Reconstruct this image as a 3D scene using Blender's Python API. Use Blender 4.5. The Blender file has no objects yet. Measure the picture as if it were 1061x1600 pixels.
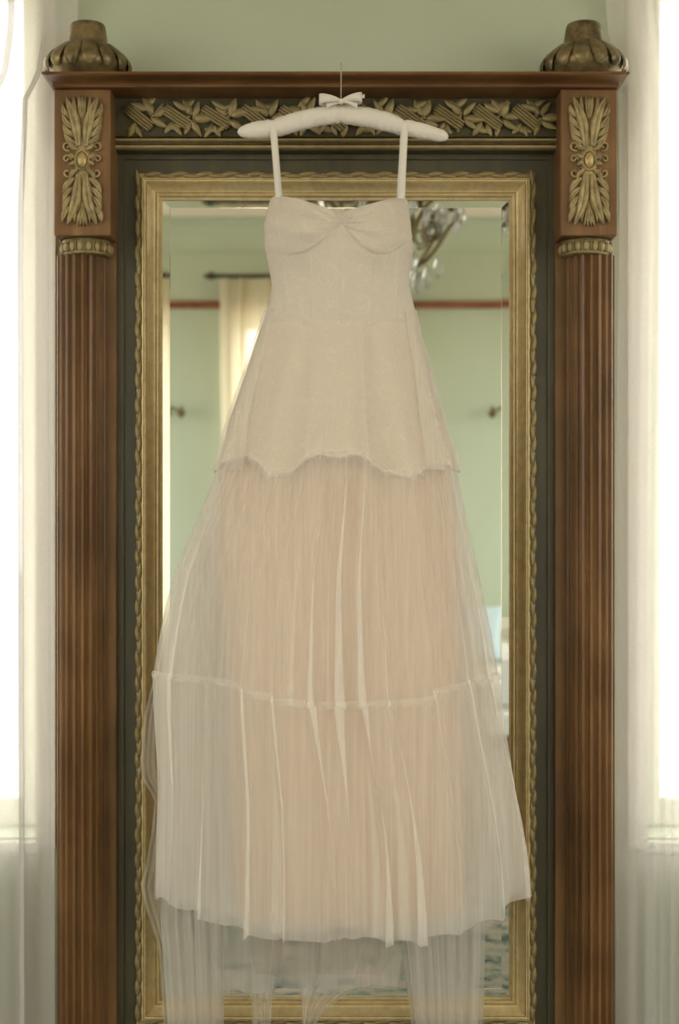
import bpy, math, random
from mathutils import Vector, Matrix
import numpy as np
random.seed(7); RNG = np.random.RandomState(11)
PI = math.pi; TAU = 2 * PI
sc = bpy.context.scene
COL = sc.collection

# ------------------------------------------------------------------ camera
F_PX = 1600 * 50 / 36.0           # 50 mm on a 36 mm tall sensor
CAM_Y, CAM_Z = -2.84, 1.25
cam_data = bpy.data.cameras.new('camera')
cam = bpy.data.objects.new('camera', cam_data); COL.objects.link(cam)
cam_data.sensor_fit = 'VERTICAL'; cam_data.sensor_height = 36; cam_data.sensor_width = 24
cam_data.lens = 50
cam.location = (0, CAM_Y, CAM_Z); cam.rotation_euler = (PI / 2, 0, 0)
cam_data.clip_start = 0.02
cam_data.dof.use_dof = True; cam_data.dof.focus_distance = 2.58; cam_data.dof.aperture_fstop = 3.2
sc.camera = cam

# ------------------------------------------------------------------ sky, daylight portals, exposure
SKY = 10.2
world = bpy.data.worlds.new('overcast_sky'); sc.world = world
world.use_nodes = True
bg = world.node_tree.nodes['Background']
bg.inputs[0].default_value = (1.0, 0.985, 0.96, 1); bg.inputs[1].default_value = SKY
sc.view_settings.view_transform = 'Standard'; sc.view_settings.look = 'None'
sc.view_settings.gamma = 1.0; sc.view_settings.use_curve_mapping = False
sc.view_settings.exposure = 0.1
sc.cycles.max_bounces = 10; sc.cycles.diffuse_bounces = 6; sc.cycles.glossy_bounces = 5
sc.cycles.transmission_bounces = 6; sc.cycles.transparent_max_bounces = 64
sc.cycles.use_denoising = True
sc.cycles.caustics_reflective = False; sc.cycles.caustics_refractive = False
sc.cycles.sample_clamp_indirect = 8.0

ROOM_X, ROOM_D, ROOM_H = 2.6, 5.22, 2.87
WALL_T = 0.22
# window openings: (wall, a0, a1, z0, z1); a is x on the end walls, y on the side walls
OPENINGS = {
    'mirror_l': (-1.62, -0.605, 0.60, 2.37),
    'mirror_r': (0.614, 1.62, 0.60, 2.37),
    'opposite': (-0.58, 0.30, 0.62, 2.33),
    'left_added_a': (-3.00, -1.20, 1.42, 2.30),  # side-wall windows are unseen, added to light the dress and the room
    'left_added_b': (-4.98, -3.30, 0.85, 2.36),
    'right_added_a': (-3.00, -1.20, 1.42, 2.30),
    'right_added_b': (-4.98, -3.30, 0.85, 2.36),
}
def portal(name, loc, rot, w, h):
    d = bpy.data.lights.new(name, 'AREA'); d.shape = 'RECTANGLE'; d.size = w; d.size_y = h
    d.cycles.is_portal = True
    o = bpy.data.objects.new(name, d); COL.objects.link(o); o.location = loc; o.rotation_euler = rot
for k, (a0, a1, z0, z1) in OPENINGS.items():
    m, zc, w, h = (a0 + a1) / 2, (z0 + z1) / 2, a1 - a0, z1 - z0
    if k.startswith('mirror'): portal('window_daylight', (m, WALL_T + .02, zc), (-PI / 2, 0, 0), w, h)
    elif k == 'opposite': portal('window_daylight', (m, -ROOM_D - WALL_T - .02, zc), (PI / 2, 0, 0), w, h)
    elif k.startswith('left'): portal('window_daylight', (-ROOM_X - WALL_T - .02, m, zc), (0, -PI / 2, 0), h, w)  # daylight through the added side windows, here and in the next branch
    else: portal('window_daylight', (ROOM_X + WALL_T + .02, m, zc), (0, PI / 2, 0), h, w)

# ------------------------------------------------------------------ helpers
def wx(px, y): return (px - 530.5) * (y - CAM_Y) / F_PX
def wz(py, y): return CAM_Z - (py - 800) * (y - CAM_Y) / F_PX
def P(px, py, y): return Vector((wx(px, y), y, wz(py, y)))
def table(pts):
    xs = [p[0] for p in pts]; ys = [p[1] for p in pts]
    return lambda v: np.interp(v, xs, ys)
def smooth01(t): t = np.clip(t, 0, 1); return t * t * (3 - 2 * t)

class MB:
    def __init__(s): s.v = []; s.f = []
    def add(s, vs, fs):
        n = len(s.v); s.v += [tuple(map(float, v)) for v in vs]; s.f += [tuple(i + n for i in f) for f in fs]; return s
    def box(s, x0, x1, y0, y1, z0, z1, b=0.0):
        if b <= 0:
            return s.add([(x0,y0,z0),(x1,y0,z0),(x1,y1,z0),(x0,y1,z0),(x0,y0,z1),(x1,y0,z1),(x1,y1,z1),(x0,y1,z1)],
                  [(0,3,2,1),(4,5,6,7),(0,1,5,4),(1,2,6,5),(2,3,7,6),(3,0,4,7)])
        vs = []
        for (cx, sx) in ((x0, 1), (x1, -1)):
            for (cy, sy) in ((y0, 1), (y1, -1)):
                for (cz, sz) in ((z0, 1), (z1, -1)):
                    vs += [(cx, cy + sy*b, cz + sz*b), (cx + sx*b, cy, cz + sz*b), (cx + sx*b, cy + sy*b, cz)]
        I = lambda i, j, k, a: ((i*2 + j)*2 + k)*3 + a
        fs = [(I(0,0,0,0),I(0,0,1,0),I(0,1,1,0),I(0,1,0,0)), (I(1,0,0,0),I(1,1,0,0),I(1,1,1,0),I(1,0,1,0)),
              (I(0,0,0,1),I(1,0,0,1),I(1,0,1,1),I(0,0,1,1)), (I(0,1,0,1),I(0,1,1,1),I(1,1,1,1),I(1,1,0,1)),
              (I(0,0,0,2),I(0,1,0,2),I(1,1,0,2),I(1,0,0,2)), (I(0,0,1,2),I(1,0,1,2),I(1,1,1,2),I(0,1,1,2))]
        for j in (0, 1):
            for k in (0, 1):
                fs += [(I(0,j,k,1),I(1,j,k,1),I(1,j,k,2),I(0,j,k,2)), (I(j,0,k,0),I(j,1,k,0),I(j,1,k,2),I(j,0,k,2)),
                       (I(j,k,0,0),I(j,k,1,0),I(j,k,1,1),I(j,k,0,1))]
        for i in (0, 1):
            for j in (0, 1):
                for k in (0, 1): fs.append((I(i,j,k,0),I(i,j,k,1),I(i,j,k,2)))
        return s.add(vs, fs)
    def grid(s, pts, nu, nv, wrap=False):
        """pts indexed [v][u] flattened"""
        fs = []
        for j in range(nv - 1):
            for i in range(nu - (0 if wrap else 1)):
                a = j*nu + i; b = j*nu + (i+1) % nu
                fs.append((a, b, b + nu, a + nu))
        return s.add(pts, fs)
    def lathe(s, prof, n=32, c=(0,0,0), mod=None, cap=True):
        pts = []
        for (r, z) in prof:
            for i in range(n):
                a = TAU*i/n; rr = r * (mod(a, z) if mod else 1)
                pts.append((c[0] + rr*math.cos(a), c[1] + rr*math.sin(a), c[2] + z))
        base = len(s.v); s.grid(pts, n, len(prof), True)
        if cap:
            s.f.append(tuple(base + i for i in range(n))[::-1]); m = base + (len(prof)-1)*n
            s.f.append(tuple(m + i for i in range(n)))
        return s
    def tube(s, path, r, n=10, cap=True):
        path = [Vector(p) for p in path]; k = len(path)
        rs = r if hasattr(r, '__len__') else [r]*k
        up = Vector((0.123, 0.31, 0.94)); pts = []; pn = None
        for i, p in enumerate(path):
            t = (path[min(i+1, k-1)] - path[max(i-1, 0)]).normalized()
            nn = (up - t*up.dot(t)) if pn is None else (pn - t*pn.dot(t))
            if nn.length < 1e-5: nn = t.orthogonal()
            nn.normalize(); pn = nn; bb = t.cross(nn)
            for q in range(n):
                a = TAU*q/n; pts.append(p + (nn*math.cos(a) + bb*math.sin(a))*rs[i])
        base = len(s.v); s.grid(pts, n, k, True)
        if cap:
            s.f.append(tuple(base + i for i in range(n))[::-1]); m = base + (k-1)*n; s.f.append(tuple(m + i for i in range(n)))
        return s
    def ball(s, c, r, n=12, m=8, sc3=(1,1,1)):
        pts = []
        for j in range(m + 1):
            t = PI*j/m
            for i in range(n):
                a = TAU*i/n
                pts.append((c[0]+sc3[0]*r*math.sin(t)*math.cos(a), c[1]+sc3[1]*r*math.sin(t)*math.sin(a), c[2]+sc3[2]*r*math.cos(t)))
        return s.grid(pts, n, m + 1, True)
    def build(s, name, mat, parent=None, smooth=True, angle=40):
        me = bpy.data.meshes.new(name); me.from_pydata(s.v, [], s.f); me.validate(); me.update()
        return link(name, me, mat, parent, smooth, angle)
def link(name, me, mat, parent=None, smooth=True, angle=40):
    if mat and not me.materials: me.materials.append(mat)
    if smooth:
        me.shade_smooth()
        if angle < 180: me.set_sharp_from_angle(angle=math.radians(angle))
    o = bpy.data.objects.new(name, me); COL.objects.link(o)
    if parent: o.parent = parent
    return o
def share(name, me, parent, loc, rot=(0,0,0), scl=(1,1,1)):
    o = bpy.data.objects.new(name, me); COL.objects.link(o); o.parent = parent
    o.location = loc; o.rotation_euler = rot; o.scale = scl; return o
def thing(name, label, cat, loc=(0,0,0), group=None):
    o = bpy.data.objects.new(name, None); COL.objects.link(o); o.location = loc
    o.empty_display_size = .05
    return tag(o, label, cat, group)
def tag(o, label, cat, group=None):
    o['label'] = label; o['category'] = cat
    if group: o['group'] = group
    return o
def struct(o): o['kind'] = 'structure'; return o

# ------------------------------------------------------------------ materials
def new_mat(name):
    m = bpy.data.materials.new(name); m.use_nodes = True; nt = m.node_tree; nt.nodes.clear()
    out = nt.nodes.new('ShaderNodeOutputMaterial'); return m, nt, out
def N(nt, t, **kw):
    n = nt.nodes.new(t)
    for k, v in kw.items():
        if k.startswith('i_'):
            key = k[2:]; key = int(key) if key.isdigit() else key.replace('_', ' ')
            n.inputs[key].default_value = v
        else: setattr(n, k, v)
    return n
def L(nt, a, b): nt.links.new(a, b)
def coords(nt, scale=(1,1,1), rot=(0,0,0)):
    tc = N(nt, 'ShaderNodeTexCoord'); mp = N(nt, 'ShaderNodeMapping')
    mp.inputs['Scale'].default_value = scale; mp.inputs['Rotation'].default_value = rot
    L(nt, tc.outputs['Object'], mp.inputs[0]); return mp.outputs[0]
def ramp(nt, src, stops):
    r = N(nt, 'ShaderNodeValToRGB'); e = r.color_ramp.elements
    while len(e) < len(stops): e.new(0.5)
    for el, (p, c) in zip(e, stops): el.position = p; el.color = (*c, 1) if len(c) == 3 else c
    L(nt, src, r.inputs[0]); return r.outputs[0]
def principled(name, color, rough=.5, metal=0.0, noise=None, bump=0.0, bscale=40, scale=(1,1,1), coat=0.0, spec=.5, color2=None, nscale=6, detail=5):
    m, nt, out = new_mat(name)
    p = N(nt, 'ShaderNodeBsdfPrincipled'); p.inputs['Base Color'].default_value = (*color, 1)
    p.inputs['Roughness'].default_value = rough; p.inputs['Metallic'].default_value = metal
    p.inputs['Specular IOR Level'].default_value = spec
    p.inputs['Coat Weight'].default_value = coat; p.inputs['Coat Roughness'].default_value = .15
    co = coords(nt, scale)
    if color2:
        nz = N(nt, 'ShaderNodeTexNoise', i_Scale=nscale, i_Detail=detail); L(nt, co, nz.inputs['Vector'])
        L(nt, ramp(nt, nz.outputs[0], [(.32, color), (.68, color2)]), p.inputs['Base Color'])
    if bump:
        nb = N(nt, 'ShaderNodeTexNoise', i_Scale=bscale, i_Detail=4); L(nt, co, nb.inputs['Vector'])
        b = N(nt, 'ShaderNodeBump', i_Strength=bump, i_Distance=.002); L(nt, nb.outputs[0], b.inputs['Height']); L(nt, b.outputs[0], p.inputs['Normal'])
    L(nt, p.outputs[0], out.inputs[0]); return m

def wood(name, dark, mid, light, along='z', rough=.34):
    m, nt, out = new_mat(name); p = N(nt, 'ShaderNodeBsdfPrincipled')
    scl = {'z': (15, 15, 1.0), 'x': (1.0, 15, 15), 'y': (15, 1.0, 15)}[along]
    co = coords(nt, scl)
    n1 = N(nt, 'ShaderNodeTexNoise', i_Scale=1.6, i_Detail=7, i_Roughness=.62, i_Distortion=.8); L(nt, co, n1.inputs['Vector'])
    n2 = N(nt, 'ShaderNodeTexNoise', i_Scale=3.2, i_Detail=3); L(nt, coords(nt, (3, 3, 2.2)), n2.inputs['Vector'])
    mx = N(nt, 'ShaderNodeMix', data_type='RGBA', blend_type='MULTIPLY'); mx.inputs[0].default_value = .55
    dark = [d_*.35 + m_*.65 for d_, m_ in zip(dark, mid)]
    L(nt, ramp(nt, n1.outputs[0], [(.28, dark), (.5, mid), (.78, light)]), mx.inputs[6])
    L(nt, ramp(nt, n2.outputs[0], [(.33, (.42,.36,.32)), (.62, (1,1,1))]), mx.inputs[7])
    L(nt, mx.outputs[2], p.inputs['Base Color'])
    p.inputs['Roughness'].default_value = rough; p.inputs['Coat Weight'].default_value = .12; p.inputs['Coat Roughness'].default_value = .3; p.inputs['Specular IOR Level'].default_value = .35
    b = N(nt, 'ShaderNodeBump', i_Strength=.25, i_Distance=.001); L(nt, n1.outputs[0], b.inputs['Height']); L(nt, b.outputs[0], p.inputs['Normal'])
    L(nt, p.outputs[0], out.inputs[0]); return m

def fabric(name, color, alpha, trans=.45, lace=0.0, streak=0.0, color2=None, weave=0.0, lace_scale=55):
    """thin cloth: transparent gaps + diffuse + light passing through the threads"""
    m, nt, out = new_mat(name)
    d = N(nt, 'ShaderNodeBsdfDiffuse', i_Color=(*color, 1)); t = N(nt, 'ShaderNodeBsdfTranslucent', i_Color=(*color, 1))
    mx = N(nt, 'ShaderNodeMixShader'); mx.inputs[0].default_value = trans
    L(nt, d.outputs[0], mx.inputs[1]); L(nt, t.outputs[0], mx.inputs[2])
    tr = N(nt, 'ShaderNodeBsdfTransparent'); fin = N(nt, 'ShaderNodeMixShader'); fin.inputs[0].default_value = alpha
    L(nt, tr.outputs[0], fin.inputs[1]); L(nt, mx.outputs[0], fin.inputs[2]); L(nt, fin.outputs[0], out.inputs[0])
    if lace:
        co = coords(nt)
        nz = N(nt, 'ShaderNodeTexNoise', i_Scale=22, i_Detail=3); L(nt, co, nz.inputs['Vector'])
        wv = N(nt, 'ShaderNodeMix', data_type='VECTOR'); wv.inputs[0].default_value = .06
        L(nt, co, wv.inputs[4]); L(nt, nz.outputs[1], wv.inputs[5])
        v1 = N(nt, 'ShaderNodeTexVoronoi', feature='DISTANCE_TO_EDGE', i_Scale=lace_scale); L(nt, wv.outputs[1], v1.inputs['Vector'])
        v2 = N(nt, 'ShaderNodeTexVoronoi', feature='DISTANCE_TO_EDGE', i_Scale=lace_scale*2.3); L(nt, wv.outputs[1], v2.inputs['Vector'])
        a = ramp(nt, v1.outputs['Distance'], [(.0, (1,1,1)), (.07, (0,0,0))]); b2 = ramp(nt, v2.outputs['Distance'], [(.0, (.6,.6,.6)), (.09, (0,0,0))])
        mm = N(nt, 'ShaderNodeMix', data_type='RGBA', blend_type='LIGHTEN'); mm.inputs[0].default_value = 1; L(nt, a, mm.inputs[6]); L(nt, b2, mm.inputs[7])
        cm = N(nt, 'ShaderNodeMix', data_type='RGBA'); L(nt, mm.outputs[2], cm.inputs[0])
        cm.inputs[6].default_value = (*[c*.975 for c in color], 1); cm.inputs[7].default_value = (*[min(.95, c*1.05) for c in color], 1)
        L(nt, cm.outputs[2], d.inputs[0]); L(nt, cm.outputs[2], t.inputs[0])
        mr = N(nt, 'ShaderNodeMapRange'); mr.inputs[3].default_value = alpha - lace; mr.inputs[4].default_value = min(1, alpha + lace)
        L(nt, mm.outputs[2], mr.inputs[0]); L(nt, mr.outputs[0], fin.inputs[0])
        bp = N(nt, 'ShaderNodeBump', i_Strength=.45, i_Distance=.001); L(nt, mm.outputs[2], bp.inputs['Height'])
        L(nt, bp.outputs[0], d.inputs['Normal'])
    if streak or weave:
        nz = N(nt, 'ShaderNodeTexNoise', i_Scale=1.0, i_Detail=4, i_Roughness=.7)
        L(nt, coords(nt, (70, 30, .8) if streak else (500, 500, 500)), nz.inputs['Vector'])
        mr = N(nt, 'ShaderNodeMapRange'); mr.inputs[1].default_value = .3; mr.inputs[2].default_value = .7
        q = streak or weave
        mr.inputs[3].default_value = alpha - q; mr.inputs[4].default_value = alpha + q
        L(nt, nz.outputs[0], mr.inputs[0]); L(nt, mr.outputs[0], fin.inputs[0])
    return m

def gold(name, hi, lo, rough=.42, metal=.55, nscale=60):
    m, nt, out = new_mat(name); p = N(nt, 'ShaderNodeBsdfPrincipled')
    nz = N(nt, 'ShaderNodeTexNoise', i_Scale=nscale, i_Detail=6, i_Roughness=.65); L(nt, coords(nt), nz.inputs['Vector'])
    L(nt, ramp(nt, nz.outputs[0], [(.33, lo), (.6, hi)]), p.inputs['Base Color'])
    p.inputs['Metallic'].default_value = metal; p.inputs['Roughness'].default_value = rough
    b = N(nt, 'ShaderNodeBump', i_Strength=.3, i_Distance=.001); L(nt, nz.outputs[0], b.inputs['Height']); L(nt, b.outputs[0], p.inputs['Normal'])
    L(nt, p.outputs[0], out.inputs[0]); return m

WALL_G = (.50, .545, .415)
M_wall = principled('sage_wall_paint', WALL_G, .75, bump=.12, bscale=90, color2=(.485, .53, .40), nscale=3, spec=.25)
M_ceil = principled('cream_ceiling_paint', (.82, .73, .64), .9, bump=.05, spec=.2)
M_trimw = principled('white_window_paint', (.78, .75, .68), .45)
M_rail = wood('rail_wood', (.16,.05,.02), (.27,.09,.04), (.36,.13,.06), 'x')
M_floor = wood('floor_wood', (.03,.018,.010), (.07,.04,.022), (.12,.07,.04), 'y', .4)
M_wood = wood('mahogany_upright', (.070,.034,.012), (.205,.102,.036), (.32,.17,.063), 'z', .44)
M_woodx = wood('mahogany_level', (.075,.033,.012), (.175,.080,.027), (.27,.13,.048), 'x', .42)
M_dark = principled('dark_panel_stain', (.055, .047, .024), .45, color2=(.082, .066, .032), scale=(9,9,1), nscale=5, coat=.1)
M_gold = gold('gilt', (.70,.55,.29), (.57,.43,.205), .42, .22)
M_golddull = gold('aged_gilt', (.37,.285,.125), (.17,.13,.055), .42, .4)
M_goldcarve = gold('carved_gilt', (.45,.34,.16), (.24,.175,.08), .5, .3)
M_goldtip = gold('cabochon_gilt', (.50,.36,.15), (.40,.28,.11), .4, .4)
M_bun = gold('bronze_gilt', (.27,.195,.085), (.07,.055,.028), .42, .5, 30)
M_glassm = None
m, nt, out = new_mat('silvered_glass'); p = N(nt, 'ShaderNodeBsdfGlossy', i_Color=(.90,.925,.885,1), i_Roughness=.0); L(nt, p.outputs[0], out.inputs[0]); M_mirror = m
m, nt, out = new_mat('window_glass'); a = N(nt, 'ShaderNodeBsdfTransparent', i_Color=(.97,.98,.98,1)); b = N(nt, 'ShaderNodeBsdfGlossy', i_Roughness=.02)
mx = N(nt, 'ShaderNodeMixShader'); mx.inputs[0].default_value = .05; L(nt, a.outputs[0], mx.inputs[1]); L(nt, b.outputs[0], mx.inputs[2]); L(nt, mx.outputs[0], out.inputs[0]); M_pane = m
M_bounce_gravel = principled('pale_bounce_gravel', (.52,.47,.40), .9, color2=(.44,.40,.34))  # unseen ground, made pale to bounce daylight up to the ceiling
M_sheer = fabric('sheer_curtain_cloth', (.74,.71,.655), .66, .22, weave=.05)
M_drape = fabric('cream_drape_cloth', (.82,.74,.58), .93, .5)
M_tulle = fabric('ivory_tulle', (.93,.88,.80), .40, .35, streak=.06)
M_tulle2 = fabric('fine_ivory_tulle', (.92,.87,.79), .33, .35, streak=.05)
M_ruffle = fabric('gathered_tulle_edge', (.94,.90,.83), .24, .3, streak=.06)
M_lace = fabric('ivory_lace', (.765,.66,.53), 1.0, .15, lace=.0001, lace_scale=62)
M_bodice = fabric('bodice_lace', (.72,.63,.52), 1.0, .10, lace=.0001, lace_scale=48)
M_cup = M_bodice
M_lining = fabric('nude_lining', (.93,.715,.49), .52, .25)
M_under = fabric('nude_underskirt', (.55,.42,.28), .18, .3)
M_satin = principled('ivory_satin', (.74,.68,.60), .5, bump=.25, bscale=70, spec=.35)
M_strap = principled('ivory_strap', (.75,.69,.60), .55, bump=.1, bscale=200)
M_chrome = principled('chrome_wire', (.75,.75,.72), .15, 1.0)
M_brass = principled('old_brass', (.19,.145,.07), .38, .8)
M_darkmetal = principled('dark_bronze_rod', (.06,.055,.035), .4, .7)
M_crystal = principled('crystal', (.9,.9,.88), .06, 0.0); 
_p = [n for n in M_crystal.node_tree.nodes if n.type == 'BSDF_PRINCIPLED'][0]; _p.inputs['Transmission Weight'].default_value = .75
M_candle = principled('candle_sleeve', (.8,.74,.62), .5)
M_linen = principled('white_linen', (.80,.79,.75), .85, bump=.2, bscale=120)
M_beige = principled('beige_upholstery', (.62,.58,.46), .85, bump=.2, bscale=150)
M_bluec = principled('pale_blue_linen', (.55,.66,.70), .85)
M_black = principled('black_knob', (.02,.02,.02), .4)
M_teak = wood('turned_leg_wood', (.2,.1,.05), (.3,.16,.09), (.4,.22,.12), 'z')
# rug with blurred flowers
m, nt, out = new_mat('floral_rug'); p = N(nt, 'ShaderNodeBsdfPrincipled'); p.inputs['Roughness'].default_value = .95; p.inputs['Specular IOR Level'].default_value = .1
co = coords(nt); nz = N(nt, 'ShaderNodeTexNoise', i_Scale=15.0, i_Detail=5, i_Roughness=.7); L(nt, co, nz.inputs['Vector'])
n2 = N(nt, 'ShaderNodeTexNoise', i_Scale=5.0, i_Detail=3); L(nt, co, n2.inputs['Vector'])
c1 = ramp(nt, nz.outputs[0], [(.46, (.27,.24,.185)), (.53, (.18,.19,.145)), (.60, (.05,.085,.08))])
c2 = ramp(nt, n2.outputs[0], [(.56, (0,0,0)), (.62, (1,1,1))])
mx = N(nt, 'ShaderNodeMix', data_type='RGBA'); L(nt, c2, mx.inputs[0]); L(nt, c1, mx.inputs[6]); mx.inputs[7].default_value = (.34,.28,.235,1)
L(nt, mx.outputs[2], p.inputs['Base Color']); L(nt, p.outputs[0], out.inputs[0]); M_rug = m
M_rugedge = principled('teal_rug_border', (.045,.12,.135), .95, color2=(.06,.16,.17), nscale=14, spec=.1)

# ------------------------------------------------------------------ room shell
def wall_mesh(a0, a1, h, t, holes, axis):
    """boxes around the holes; axis 'x' wall runs along x with thickness along t range; returns MB"""
    mb = MB(); xs = sorted({a0, a1, *[q for hh in holes for q in hh[:2]]}); zs = sorted({0, h, *[q for hh in holes for q in hh[2:]]})
    for i in range(len(xs) - 1):
        for j in range(len(zs) - 1):
            cx, cz = (xs[i]+xs[i+1])/2, (zs[j]+zs[j+1])/2
            if any(q[0] < cx < q[1] and q[2] < cz < q[3] for q in holes): continue
            if axis == 'x': mb.box(xs[i], xs[i+1], t[0], t[1], zs[j], zs[j+1])
            else: mb.box(t[0], t[1], xs[i], xs[i+1], zs[j], zs[j+1])
    return mb
O = OPENINGS; XT = ROOM_X + WALL_T
struct(wall_mesh(-XT, XT, ROOM_H, (0, WALL_T), [O['mirror_l'], O['mirror_r']], 'x').build('wall_mirror_side', M_wall, smooth=False))
struct(wall_mesh(-XT, XT, ROOM_H, (-ROOM_D - WALL_T, -ROOM_D), [O['opposite']], 'x').build('wall_opposite', M_wall, smooth=False))
struct(wall_mesh(-ROOM_D, 0, ROOM_H, (-XT, -ROOM_X), [O['left_added_a'], O['left_added_b']], 'y').build('wall_left', M_wall, smooth=False))
struct(wall_mesh(-ROOM_D, 0, ROOM_H, (ROOM_X, XT), [O['right_added_a'], O['right_added_b']], 'y').build('wall_right', M_wall, smooth=False))
struct(MB().box(-XT, XT, -ROOM_D - WALL_T, WALL_T, -.12, 0).build('floor', M_floor, smooth=False))
struct(MB().box(-XT, XT, -ROOM_D - WALL_T, WALL_T, ROOM_H, ROOM_H + .12).build('ceiling', M_ceil, smooth=False))
bounce_ground = MB().box(-40, 40, -45, 40, -.62, -.60).build('ground_outside', M_bounce_gravel, smooth=False); struct(bounce_ground)  # outdoor ground, its pale gravel chosen as a bounce surface for the ceiling
# crown cove round the room, picture rail, skirting (mitred sweep round the inside of the four walls)
def sweep_room(prof, name, mat, x=ROOM_X, y0=-ROOM_D, y1=0):
    pts = []
    for (o, z) in prof:
        pts += [(-x + o, y0 + o, z), (x - o, y0 + o, z), (x - o, y1 - o, z), (-x + o, y1 - o, z)]
    return struct(MB().grid(pts, 4, len(prof), True).build(name, mat, smooth=False))
prof = [(.0, 2.70), (.012, 2.70), (.012, 2.715)] + [(.012 + .13*(1-math.cos(t)), 2.715 + .145*math.sin(t)) for t in np.linspace(0, PI/2, 8)] + [(.142, ROOM_H)]
sweep_room(prof, 'trim_1', M_wall)
def bars(name, mat, segs):
    mb = MB()
    for s in segs: mb.box(*s, b=.006)
    return struct(mb.build(name, mat, smooth=False))
bars('trim_2', M_rail, [(-ROOM_X, -.78, -ROOM_D, -ROOM_D + .028, 2.385, 2.425), (.42, ROOM_X, -ROOM_D, -ROOM_D + .028, 2.385, 2.425),
                        (-.78, .42, -ROOM_D, -ROOM_D + .028, 2.385, 2.425)])
bars('trim_3', M_rail, [(-ROOM_X, ROOM_X, -.028, 0, 2.385, 2.425), (-ROOM_X, -ROOM_X + .028, -ROOM_D, 0, 2.385, 2.425), (ROOM_X - .028, ROOM_X, -ROOM_D, 0, 2.385, 2.425)])
bars('baseboard_opposite', M_trimw, [(-ROOM_X, ROOM_X, -ROOM_D, -ROOM_D + .018, 0, .14)])
bars('baseboard_mirror_side', M_trimw, [(-ROOM_X, -.6, -.018, 0, 0, .14), (.6, ROOM_X, -.018, 0, 0, .14)])
bars('baseboard_left', M_trimw, [(-ROOM_X, -ROOM_X + .018, -ROOM_D, 0, 0, .14)])
bars('baseboard_right', M_trimw, [(ROOM_X - .018, ROOM_X, -ROOM_D, 0, 0, .14)])

# windows: frame, glazing bars, panes, casing and sill; local frame: x along the wall, y outwards
def window(idx, key, origin, rotz, casing=.055, transom=True):
    a0, a1, z0, z1 = O[key]
    w = a1 - a0
    root = MB()
    for (x0, x1, q0, q1) in ((-w/2, -w/2+.05, z0, z1), (w/2-.05, w/2, z0, z1), (-w/2+.05, w/2-.05, z0, z0+.06), (-w/2+.05, w/2-.05, z1-.05, z1)):
        root.box(x0, x1, .10, .15, q0, q1, b=.004)
    root.box(-.02, .02, .105, .145, z0+.06, z1-.05)
    zm = z0 + (z1-z0)*.62
    if transom: root.box(-w/2+.05, -.02, .105, .145, zm-.02, zm+.02); root.box(.02, w/2-.05, .105, .145, zm-.02, zm+.02)
    rows = ((z0+.06, zm-.02), (zm+.02, z1-.05)) if transom else ((z0+.06, z1-.05),)
    o = struct(root.build('window_%d' % idx, M_trimw, smooth=False)); o.location = origin; o.rotation_euler = (0, 0, rotz)
    for (x0, x1) in ((-w/2+.05, -.02), (.02, w/2-.05)):
        for (q0, q1) in rows:
            MB().box(x0, x1, .122, .126, q0, q1).build('pane', M_pane, o, smooth=False)
    c = MB()
    c.box(-w/2-casing, -w/2, -.012, .0, z0-.02, z1+casing); c.box(w/2, w/2+casing, -.012, .0, z0-.02, z1+casing); c.box(-w/2, w/2, -.012, .0, z1, z1+casing)
    c.build('casing', M_trimw, o, smooth=False)
    MB().box(-w/2-casing*.3, w/2+casing*.3, -.013, .10, z0-.03, z0-.005, b=.004).build('sill', M_trimw, o, smooth=False)
mid = lambda k: (O[k][0] + O[k][1]) / 2
window(1, 'mirror_l', (mid('mirror_l'), 0, 0), 0, .04, False)
window(2, 'mirror_r', (mid('mirror_r'), 0, 0), 0, .04, False)
window(3, 'opposite', (mid('opposite'), -ROOM_D, 0), PI)
window(4, 'left_added_a', (-ROOM_X, mid('left_added_a'), 0), PI/2); window(5, 'left_added_b', (-ROOM_X, mid('left_added_b'), 0), PI/2)  # unseen side windows, left and right, put in as extra light sources
window(6, 'right_added_a', (ROOM_X, mid('right_added_a'), 0), -PI/2); window(7, 'right_added_b', (ROOM_X, mid('right_added_b'), 0), -PI/2)

# ------------------------------------------------------------------ the pier mirror
MX = -0.0072                                  # the mirror's centre line
mir = thing('pier_mirror', 'tall carved mahogany pier mirror with gilt inner frame against the sage wall', 'mirror', (MX, 0, 0))
GX, GZ0, GZ1 = .3415, .301, 1.862             # visible glass
def frame_sweep(prof, name, mat, parent, hx, z0, z1, smooth=False):
    """prof: (outward offset from the glass edge, y)"""
    pts = []
    for (o, y) in prof: pts += [(-hx-o, y, z0-o), (hx+o, y, z0-o), (hx+o, y, z1+o), (-hx-o, y, z1+o)]
    return MB().grid(pts, 4, len(prof), True).build(name, mat, parent, smooth=smooth, angle=30)
MB().box(-.45, .45, -.05, 0, .10, 2.044).build('back_board', M_dark, mir, smooth=False)
# silvered glass with a shallow bevel
B = .0172; yb = -.0600; ye = yb - B*math.tan(math.radians(2.25)); A = .0007
gl = MB(); e = .006; R0 = lambda d, y: [(-GX+d, y, GZ0+d), (GX-d, y, GZ0+d), (GX-d, y, GZ1-d), (-GX+d, y, GZ1-d)]
gl.grid(R0(-e, yb - (B+e)*math.tan(math.radians(2.25))) + R0(B, yb), 4, 2, True); n0 = len(gl.v); gl.grid(R0(B, yb) + R0(B + A, yb + .00010), 4, 2, True)
gl.add(R0(B + A, yb + .00010), [(0, 1, 2, 3)])
gl.build('bevelled_glass', M_mirror, mir, smooth=False)
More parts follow.
